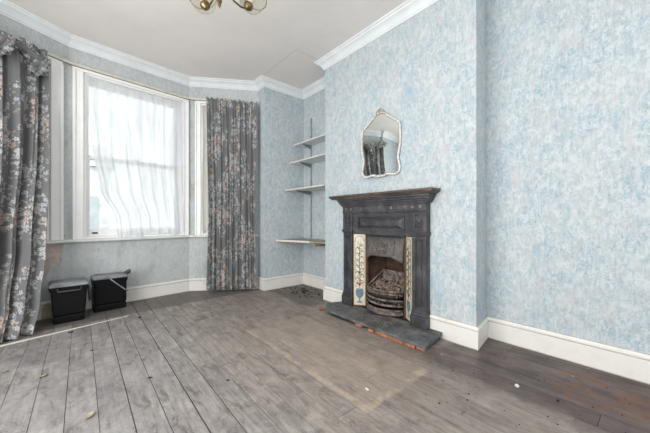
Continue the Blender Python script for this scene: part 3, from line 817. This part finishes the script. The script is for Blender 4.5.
for yy, s_ in ((JC+.200, -1), (JC-.200, 1)):
    m.tube([(IX-.015, yy, .288), (IX+.09, yy+s_*.035, .375), (IX+.17, yy+s_*.050, .425)], .010, 6)
    m.tube([(IX-.015, yy, .25), (IX+.09, yy+s_*.035, .335), (IX+.17, yy+s_*.050, .385)], .007, 6)
m.box(IX+.155, IX+.18, JC-.15, JC+.15, .20, .425); m.tube([(IX+.16, JC-.15, .43), (IX+.16, JC+.15, .43)], .010, 6)
m.box(IX-.01, IX+.17, JC-.175, JC+.175, .165, .177)
for k in range(8): m.box(IX-.07, IX+.17, JC-.17+k*.048, JC-.158+k*.048, .155, .167)
m.build('basket', 'dusty_iron', fp, .002)
rr = random.Random(3); m = MB()
for k in range(210):
    x_, y_ = rr.uniform(IX-.075, IX+.15), rr.uniform(JC-.17, JC+.17)
    if x_ < IX-.04 and abs(y_-JC) > .10: continue
    m.lump((x_, y_, .262+rr.uniform(-.02, .02)+.35*max(0, x_-IX+.03)), rr.uniform(.009, .021), k, 1, amp=.35)
cd = m.build('cinders', 'cinder', fp); cd['kind'] = 'stuff'
m = MB(); m.hexa([(IX-.05, JC-.13, .18), (IX+.155, JC-.14, .18), (IX+.155, JC+.14, .18), (IX-.05, JC+.13, .18), (IX-.05, JC-.13, .255), (IX+.155, JC-.14, .32), (IX+.155, JC+.14, .32), (IX-.05, JC+.13, .255)])
m.build('coal_bed', 'grit_dark', fp)

# hearth slab
hs = thing('hearth_slab', 'grey slate hearth slab lying on floorboards in front of fireplace', 'hearth', (2.0, 1.7, 0))
def wob(poly, n, amp, seed):
    rr = random.Random(seed); out = []
    for i, a in enumerate(poly):
        b = poly[(i+1) % len(poly)]
        for k in range(n): t_ = k/n; out.append((lerp(a[0], b[0], t_)+rr.uniform(-amp, amp)*(k > 0), lerp(a[1], b[1], t_)+rr.uniform(-amp, amp)*(k > 0)))
    return out
m = MB(); m.prism(wob([(1.852, 1.100), (2.195, 1.150), (2.20, 2.29), (2.02, 2.36), (1.875, 2.19)], 14, .004, 2), .026, Matrix.Translation((0, 0, SZ-.027))); m.build('slate', 'slate_slab', hs, .004)
m = MB(); m.prism(wob([(1.90, 1.17), (2.20, 1.17), (2.20, 2.26), (2.04, 2.27), (1.90, 2.16)], 6, .01, 4), .030, Matrix.Translation((0, 0, -.001))); m.build('mortar_bed', 'grit_dark', hs)
m = MB(); rr = random.Random(8); y = 1.125
while y < 2.14:
    w = rr.uniform(.05, .13)
    if y < 1.62 or rr.random() < .35: 
        x0 = 1.870 + rr.uniform(-.006, .012) + .012*(y > 1.6)
        m.box(x0, 1.91, y, min(2.15, y+w-.004), 0.0005, .022+rr.uniform(0, .007))
    y += w
m.build('brick_edging', 'orange_brick', hs, .004)
rr = random.Random(12); m = MB()
for k in range(260):
    y_ = rr.gauss(1.72, .17); x_ = 2.075 - abs(rr.gauss(0, .06)); 
    if x_ < 1.88 or not 1.4 < y_ < 2.05: continue
    m.lump((x_, y_, SZ+.001), rr.choice([.0025, .004, .005, .008]), k, 1, (1, 1, .7), .35)
for k in range(60):
    m.lump((rr.uniform(1.9, 2.1), rr.uniform(1.2, 2.15), SZ+.001), rr.choice([.002, .003]), k, 1, (1, 1, .7), .3)
o = m.build('ash_crumbs', 'ash'); tag(o, 'loose grey ash and crumbs on the hearth slab under the grate', 'ash'); o['kind'] = 'stuff'

# ------------------------------------------------------------ mirror
MY, MZ = 1.765, 1.365
mir = thing('wall_mirror', 'shaped wall mirror in a thin cream frame above the mantelpiece', 'mirror', (2.190, MY, MZ), rotz=0)
half = [(0, .000), (.045, .000), (.075, .012), (.11, .008), (.150, .002), (.188, .010), (.208, .035), (.210, .070), (.200, .115), (.194, .16), (.202, .21), (.214, .27), (.217, .33), (.216, .40), (.211, .45), (.190, .482), (.155, .505), (.120, .532), (.090, .555), (.060, .580), (.030, .598), (0, .603)]
def cat(pts, n=4):
    out = []
    for i in range(len(pts)-1):
        p0, p1, p2, p3 = pts[max(0, i-1)], pts[i], pts[i+1], pts[min(len(pts)-1, i+2)]
        for k in range(n):
            t_ = k/n; out.append(tuple(.5*((2*b)+(-a+c_)*t_+(2*a-5*b+4*c_-d_)*t_**2+(-a+3*b-3*c_+d_)*t_**3) for a, b, c_, d_ in zip(p0, p1, p2, p3)))
    out.append(pts[-1]); return out
hs_ = cat(half); loop = hs_ + [(-a, b) for a, b in hs_[-2:0:-1]]
ang = math.radians(4.5)
# local: y across, z up, x out of the wall (towards -X); turned slightly about z
mir.rotation_euler = (0, 0, ang)
m = MB(); m.tube([(-.012, a, b) for a, b in loop], .0095, 8, closed=True); o = m.build('frame', 'mirror_frame'); o.parent = mir
m = MB(); m.tube([(-.016, a*.955, .012+b*.962) for a, b in loop], .0035, 6, closed=True); o = m.build('inner_bead', 'mirror_crest'); o.parent = mir
mt = Matrix(((0, 0, 1, 0), (1, 0, 0, 0), (0, 1, 0, 0), (0, 0, 0, 1)))
m = MB(); m.prism(loop, .004, Matrix.Translation((-.012, 0, 0)) @ mt); o = m.build('glass', 'mirror_glass'); o.parent = mir
m = MB(); m.prism([(a*.98, .006+b*.98) for a, b in loop], .006, Matrix.Translation((-.007, 0, 0)) @ mt); o = m.build('backing', 'mirror_back'); o.parent = mir
m = MB()
for s_ in (1, -1):
    m.tube([(-.016, s_*.002, .608), (-.020, s_*.022, .622), (-.020, s_*.040, .606), (-.018, s_*.030, .590), (-.018, s_*.052, .580), (-.016, s_*.080, .572)], [.007, .009, .008, .006, .007, .004], 8)
    m.tube([(-.018, 0, .596), (-.022, s_*.010, .626), (-.018, s_*.004, .640)], [.006, .007, .003], 8)
o = m.build('crest', 'mirror_crest'); o.parent = mir
m = MB()
for s_ in (1, -1): m.tube([(-.016, 0, .004), (-.019, s_*.020, -.006), (-.018, s_*.042, .002), (-.015, s_*.06, .006)], [.006, .007, .006, .003], 8)
o = m.build('foot_scroll', 'mirror_frame'); o.parent = mir

# ------------------------------------------------------------ alcove shelves
labs = [('topmost white shelf in the alcove, the shortest one', .185), ('second white alcove shelf from the top', .245), ('third white alcove shelf, wider and below mantelpiece height', .325)]
for (lab, dep), z, yb in zip(labs, (2.02, 1.757, 1.365), (2.62, 2.62, 2.62)):
    ye = 3.462
    s = thing('wall_shelf', lab, 'shelf', (2.515, 3.05, z), 'shelves in the alcove')
    MB().box(2.513-dep, 2.513, yb, ye, z-.016, z).build('board', 'shelf_white', s, .002)
    MB().box(2.513-dep-.002, 2.513-dep, yb, ye, z-.017, z+.001).build('front_edge', 'shelf_edge', s)
    m = MB(); mt = Matrix(((1, 0, 0, 2.513), (0, 0, 1, 3.262), (0, 1, 0, z-.0165), (0, 0, 0, 1)))
    m.prism([(0, 0), (-dep*.8, 0), (-dep*.8, -.010), (-.02, -.055), (0, -.06)], .016, mt); m.build('bracket', 'grey_metal', s, .002)
z = .675
s = thing('wall_shelf', 'deep bottom alcove shelf with worn wood top, lowest of the four', 'shelf', (2.515, 3.05, z), 'shelves in the alcove')
m = MB(); m.prism([(2.513, 2.63), (2.513, 3.462), (2.04, 3.462), (2.215, 2.93), (2.26, 2.63)], .022, Matrix.Translation((0, 0, z-.022))); m.build('board', 'shelf_wood', s, .002)
m = MB(); F, L = frame2((2.04, 3.461), (2.215, 2.93)); m.box(0, L, 0, .004, z-.024, z+.001, F); m.build('front_edge', 'shelf_edge', s)
m = MB(); m.box(2.24, 2.513, 2.86, 2.88, z-.07, z-.022); m.build('bracket', 'shelf_wood', s, .003)
m = MB(); m.box(2.497, 2.513, 3.258, 3.282, .69, 2.39)
for k in range(56): m.box(2.4955, 2.499, 3.266, 3.274, .70+k*.03, .715+k*.03)
o = m.build('shelf_upright', 'upright_metal'); tag(o, 'thin grey metal upright fixed to the alcove wall behind the shelves', 'shelf upright')

# ------------------------------------------------------------ bins
def bin_(loc, rotz, w, d, h, wb, label, handle):
    r = thing('food_waste_bin', label, 'bin', loc, 'black lidded bins under the window', rotz)
    db = d*.82
    def prismoid(m, w0, d0, w1, d1, z0, z1):
        m.hexa([(-w0/2, -d0/2, z0), (w0/2, -d0/2, z0), (w0/2, d0/2, z0), (-w0/2, d0/2, z0), (-w1/2, -d1/2, z1), (w1/2, -d1/2, z1), (w1/2, d1/2, z1), (-w1/2, d1/2, z1)])
    def dim(z): t_ = z/h; return lerp(wb, w*.95, t_), lerp(db, d*.95, t_)
    m = MB(); a, b = dim(.0), dim(.07); prismoid(m, a[0], a[1], b[0], b[1], .0, .07)
    a, b = dim(.072), dim(h-.03); prismoid(m, a[0]*1.02, a[1]*1.02, b[0], b[1], .072, h-.03)
    body = m.build('body', 'black_plastic', None, .012); body.parent = r
    m = MB(); prismoid(m, w*.99, d*.99, w*1.0, d*1.0, h-.05, h-.008); o = m.build('rim', 'black_plastic', None, .006); o.parent = r
    m = MB(); prismoid(m, w*1.03, d*1.03, w*1.02, d*1.02, h-.010, h+.012)
    prismoid(m, w*1.02, d*1.02, w*.86, d*.80, h+.012, h+.028)
    lid = m.build('lid', 'grey_lid', None, .006); lid.parent = r
    if handle == 'front':     # latch bar at the front, carry handle dropped at the right side
        m = MB(); m.tube([(-w*.30, -d/2-.012, h-.018), (-w*.29, -d/2-.022, h-.045), (w*.29, -d/2-.022, h-.045), (w*.30, -d/2-.012, h-.018)], .007, 8)
        o = m.build('latch', 'bin_handle'); o.parent = r
        m = MB(); m.tube([(w*.51, -d*.42, h-.02), (w*.56, -d*.40, h-.08), (w*.57, -d*.28, h-.16), (w*.56, 0, h-.19), (w*.57, d*.28, h-.16), (w*.56, d*.40, h-.08), (w*.51, d*.42, h-.02)], .007, 8)
        o = m.build('carry_handle', 'bin_handle'); o.parent = r
    else:
        m = MB(); m.tube([(-w*.05, -d/2-.004, h+.0), (0, -d/2-.018, h-.02), (w*.22, -d/2-.022, h-.085), (w*.45, -d/2-.018, h-.150), (w*.50, -d/2-.006, h-.155)], .0085, 8, squash=.7)
        o = m.build('carry_handle', 'grey_lid'); o.parent = r
        m = MB(); m.hexa([(w*.46, -.06, h+.004), (w*.62, -.05, h+.02), (w*.62, .05, h+.02), (w*.46, .06, h+.004), (w*.46, -.06, h+.020), (w*.64, -.05, h+.055), (w*.64, .05, h+.055), (w*.46, .06, h+.020)])
        o = m.build('lid_tab', 'bin_handle', None, .006); o.parent = r
    for s_ in (1, -1):
        m = MB(); m.lathe([(.018, 0), (.016, .008), (.006, .010)], Matrix.Translation((s_*w*.485, 0, h-.03)) @ Matrix.Rotation(s_*PI/2, 4, 'Y'), 14)
        o = m.build('handle_pivot', 'bin_handle'); o.parent = r
bin_((-.088, 3.665, 0), math.radians(4), .272, .255, .345, .215, 'black lidded plastic bin nearer the floral curtain, left of the pair', 'front')
bin_((.232, 3.838, 0), math.radians(6), .292, .19, .342, .272, 'black lidded plastic bin with raised lid tab, right of the pair', 'side')

# ------------------------------------------------------------ ceiling light
CX, CY = .615, 1.68
ch = thing('chandelier', 'brass ceiling light with clear glass shades hanging from the ceiling', 'ceiling light', (CX, CY, H))
m = MB(); m.lathe([(.055, H), (.055, H-.012), (.030, H-.035), (.010, H-.045)], Matrix.Translation((CX, CY, 0))); m.build('ceiling_rose', 'brass', ch)
m = MB(); m.tube([(CX, CY, H-.04), (CX, CY, 2.40)], .006, 10); m.build('stem', 'brass', ch)
m = MB(); m.lathe([(.008, 2.42), (.020, 2.40), (.026, 2.36), (.015, 2.32), (.020, 2.29), (.030, 2.27), (.026, 2.245), (.012, 2.235)], Matrix.Translation((CX, CY, 0))); m.build('body', 'dark_brass', ch)
m = MB(); m.lathe([(.010, 2.237), (.014, 2.228), (.016, 2.218), (.009, 2.205), (.011, 2.198), (.004, 2.182), (.001, 2.176)], Matrix.Translation((CX, CY, 0))); m.build('finial', 'brass', ch)
for k in range(4):
    a = math.radians(-40.2 + 46 + 90*k)
    dx, dy = math.cos(a), math.sin(a)
    def q(r_, z_): return (CX+dx*r_, CY+dy*r_, z_)
    m = MB(); m.tube([q(.015, 2.33), q(.045, 2.305), q(.09, 2.272), q(.14, 2.260), q(.170, 2.268), q(.184, 2.280)], .006, 8); m.build('arm', 'brass', ch)
    axis = Vector((dx*.50, dy*.50, 1)).normalized()
    rot = axis.to_track_quat('Z', 'Y').to_matrix().to_4x4(); mt = Matrix.Translation(q(.184, 2.280)) @ rot
    m = MB(); m.lathe([(.006, -.016), (.012, -.010), (.024, .0), (.030, .012), (.030, .020), (.020, .026)], mt, 18); m.build('lamp_holder', 'brass', ch)
    m = MB(); m.lathe([(.010, .03), (.016, .05), (.019, .07), (.013, .088), (.003, .095)], mt, 16); m.build('bulb', 'bulb_white', ch)
    m = MB(); m.lathe([(.031, .014), (.052, .020), (.070, .038), (.078, .062), (.076, .085), (.084, .108)], mt, 36, cap=False); g = m.build('glass_shade', 'shade_glass', ch)
    m = MB(); m.tube([mt @ Vector((.084*math.cos(2*PI*i/36), .084*math.sin(2*PI*i/36), .108)) for i in range(36)], .0022, 6, closed=True)
    o = m.build('shade_rim', 'brass', g); o.location = (0, 0, 0)

# ------------------------------------------------------------ things on the floor
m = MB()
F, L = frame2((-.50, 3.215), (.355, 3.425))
m.hexa([F @ Vector(p) for p in ((0, -.016, 0), (L, -.004, 0), (L, .004, 0), (0, .016, 0), (0, -.015, .004), (L, -.003, .003), (L, .003, .003), (0, .015, .004))])  # pale streak, tapering to the right, slightly raised off the boards
o = m.build('floor_streak', 'streak_pale', origin=(0, 3.3, 0)); tag(o, 'thin pale streak across the floorboards in front of the bins', 'strip')
def fpt(u, v, h=0):
    f = 289.; d = f*(.95-h)/(v-219.5); k_ = (u-325)/f; a = math.radians(40.2)
    return (d*(math.sin(a)+k_*math.cos(a)), d*(math.cos(a)-k_*math.sin(a)))
def leafshape(l, w, ang_, curl, seed):
    rr = random.Random(seed); m = MB(); n = 8; c_, s_ = math.cos(ang_), math.sin(ang_); top = []
    rows = []
    for i in range(n+1):
        t_ = i/n; hw = w*math.sin(PI*min(1, t_*.93+.05))**.8*.5*(1+rr.uniform(-.12, .12)); row = []
        for j in (-1, 0, 1):
            x_, y_ = (t_-.5)*l, j*hw; z_ = .0015 + curl*(abs(j)*.8+ (t_-.5)**2*2)
            row.append(m.bm.verts.new((x_*c_-y_*s_, x_*s_+y_*c_, z_)))
        rows.append(row)
    for a_, b_ in zip(rows, rows[1:]):
        for j in (0, 1): m.bm.faces.new((a_[j], a_[j+1], b_[j+1], b_[j]))
    return m
for i, (u, v, l, w, a_, lab) in enumerate(((89.5, 416.5, .055, .028, .9, 'curled tan dry leaf on the boards nearest the camera, bottom left'),
                                          (42.3, 377, .040, .022, .4, 'small tan dry leaf on the boards before the left curtain'),
                                          (3.8, 372.5, .035, .02, .1, 'small dry leaf on the boards at the left edge'),
                                          (248, 329, .05, .02, 2.4, 'small tan dry leaf at the corner of the pale floor patch'))):
    x_, y_ = fpt(u, v); m = leafshape(l, w, a_, .006, i); o = m.build('dry_leaf', 'dry_leaf', smooth=True); o.location = (x_, y_, .0008)
    s = o.modifiers.new('s', 'SOLIDIFY'); s.thickness = .001; s.offset = 1; tag(o, lab, 'leaf', 'dry leaves on the floor')
for i, (u, v, l, lab) in enumerate(((517, 386.5, .040, 'white paper scrap on the dark varnished boards by the right wall'), (367, 390, .030, 'white paper scrap on the pale floor patch'))):
    x_, y_ = fpt(u, v); m = leafshape(l, l*.55, .3+i, .003, 20+i); o = m.build('paper_scrap', 'paper_white'); o.location = (x_, y_, .0008)
    s = o.modifiers.new('s', 'SOLIDIFY'); s.thickness = .001; s.offset = 1; tag(o, lab, 'paper scrap')
blk = [(150, 378, .012, 'black grit lump in the gap between two boards, front left'), (140, 317.5, .016, 'black grit lump at the end of the pale floor streak'), (71, 332.5, .018, 'flat dark grit lump in front of the left bin'),
       (92, 350.5, .010, 'small dark grit lump on the boards right of the tan leaf'), (558, 401, .010, 'dark grit lump on the bare boards near the right edge'), (228, 380.5, .009, 'dark grit lump in the middle of the front boards')]
for i, (u, v, r_, lab) in enumerate(blk):
    x_, y_ = fpt(u, v); m = MB(); r_ *= .75; m.lump((0, 0, r_*.3), r_, 40+i, 2, (1.3, .8, .4), .3); o = m.build('grit_lump', 'grit_dark', smooth=True); o.location = (x_, y_, 0); tag(o, lab, 'grit', 'grit lumps on the floor')
x_, y_ = fpt(322, 310); m = MB(); m.lump((0, 0, .012), .028, 77, 2, (1.1, .9, .5), .35); o = m.build('brick_chip', 'orange_brick'); o.location = (x_-.01, y_, 0); tag(o, 'orange broken brick chip beside the left corner of the hearth', 'brick chip')
x_, y_ = fpt(318, 305); m = MB(); m.lump((0, 0, .008), .014, 78, 2, (1.1, .9, .5), .35); o = m.build('brick_chip', 'orange_brick'); o.location = (x_-.02, y_+.03, 0); tag(o, 'smaller orange brick chip further from the hearth', 'brick chip')
rr = random.Random(21); m = MB()
for k in range(120):
    x_, y_ = rr.gauss(2.22, .13), rr.gauss(3.08, .13)
    if not (1.95 < x_ < 2.48 and 2.68 < y_ < 3.42): continue
    m.lump((x_, y_, .002), rr.choice([.003, .005, .008, .011]), k, 1, (1.6, 1, .35), .4)
for k in range(50):
    m.lump((rr.uniform(.9, 2.0), rr.uniform(2.5, 3.3), .001), rr.choice([.003, .004, .006]), k, 1, (1.6, 1, .35), .4)
for k in range(60):
    m.lump((rr.uniform(1.4, 2.45), rr.uniform(.1, .95), .001), rr.choice([.002, .003, .004]), k, 1, (1.6, 1, .35), .4)
o = m.build('floor_grit', 'grit_dark'); tag(o, 'dark grit and crumbs scattered over the boards below the alcove shelves', 'grit'); o['kind'] = 'stuff'
# torn wallpaper hanging at the skirting beside the left curtain
m = MB(); bm = m.bm
pts = [(-.285, 3.80, .005), (-.17, 3.84, .005), (-.20, 3.845, .10), (-.24, 3.83, .155), (-.28, 3.81, .12)]
vs = [bm.verts.new(p) for p in pts]; bm.faces.new(vs)
o = m.build('torn_paper', 'dry_leaf', origin=(-.24, 3.82, 0)); s = o.modifiers.new('s', 'SOLIDIFY'); s.thickness = .002
tag(o, 'beige torn scrap leaning on the skirting between left curtain and bins', 'paper scrap')

# ------------------------------------------------------------ outside the window
g = MB().box(-20, 20, 4.6, 30, -.9, -.8).build('ground', 'garden_ground'); structure(g)
hb = thing('neighbouring_house', 'pale house across the street seen through the middle window', 'house', (-1.5, 16, -.8))
MB().box(-6.5, .9, 15, 19, -.8, 3.1).build('wall', 'facade_pale', hb)
m = MB(); m.hexa([(-6.8, 14.8, 3.1), (1.1, 14.8, 3.1), (1.1, 19.2, 3.1), (-6.8, 19.2, 3.1), (-6.5, 16.6, 4.3), (.9, 16.6, 4.3), (.9, 17.2, 4.3), (-6.5, 17.2, 4.3)]); m.build('roof', 'facade_dark', hb)
for xx in (-5.4, -3.6, -1.8, -.35):
    w_ = MB().box(xx, xx+.9, 14.93, 15.0, .3, 1.9).build('window', 'facade_dark', hb, .01)
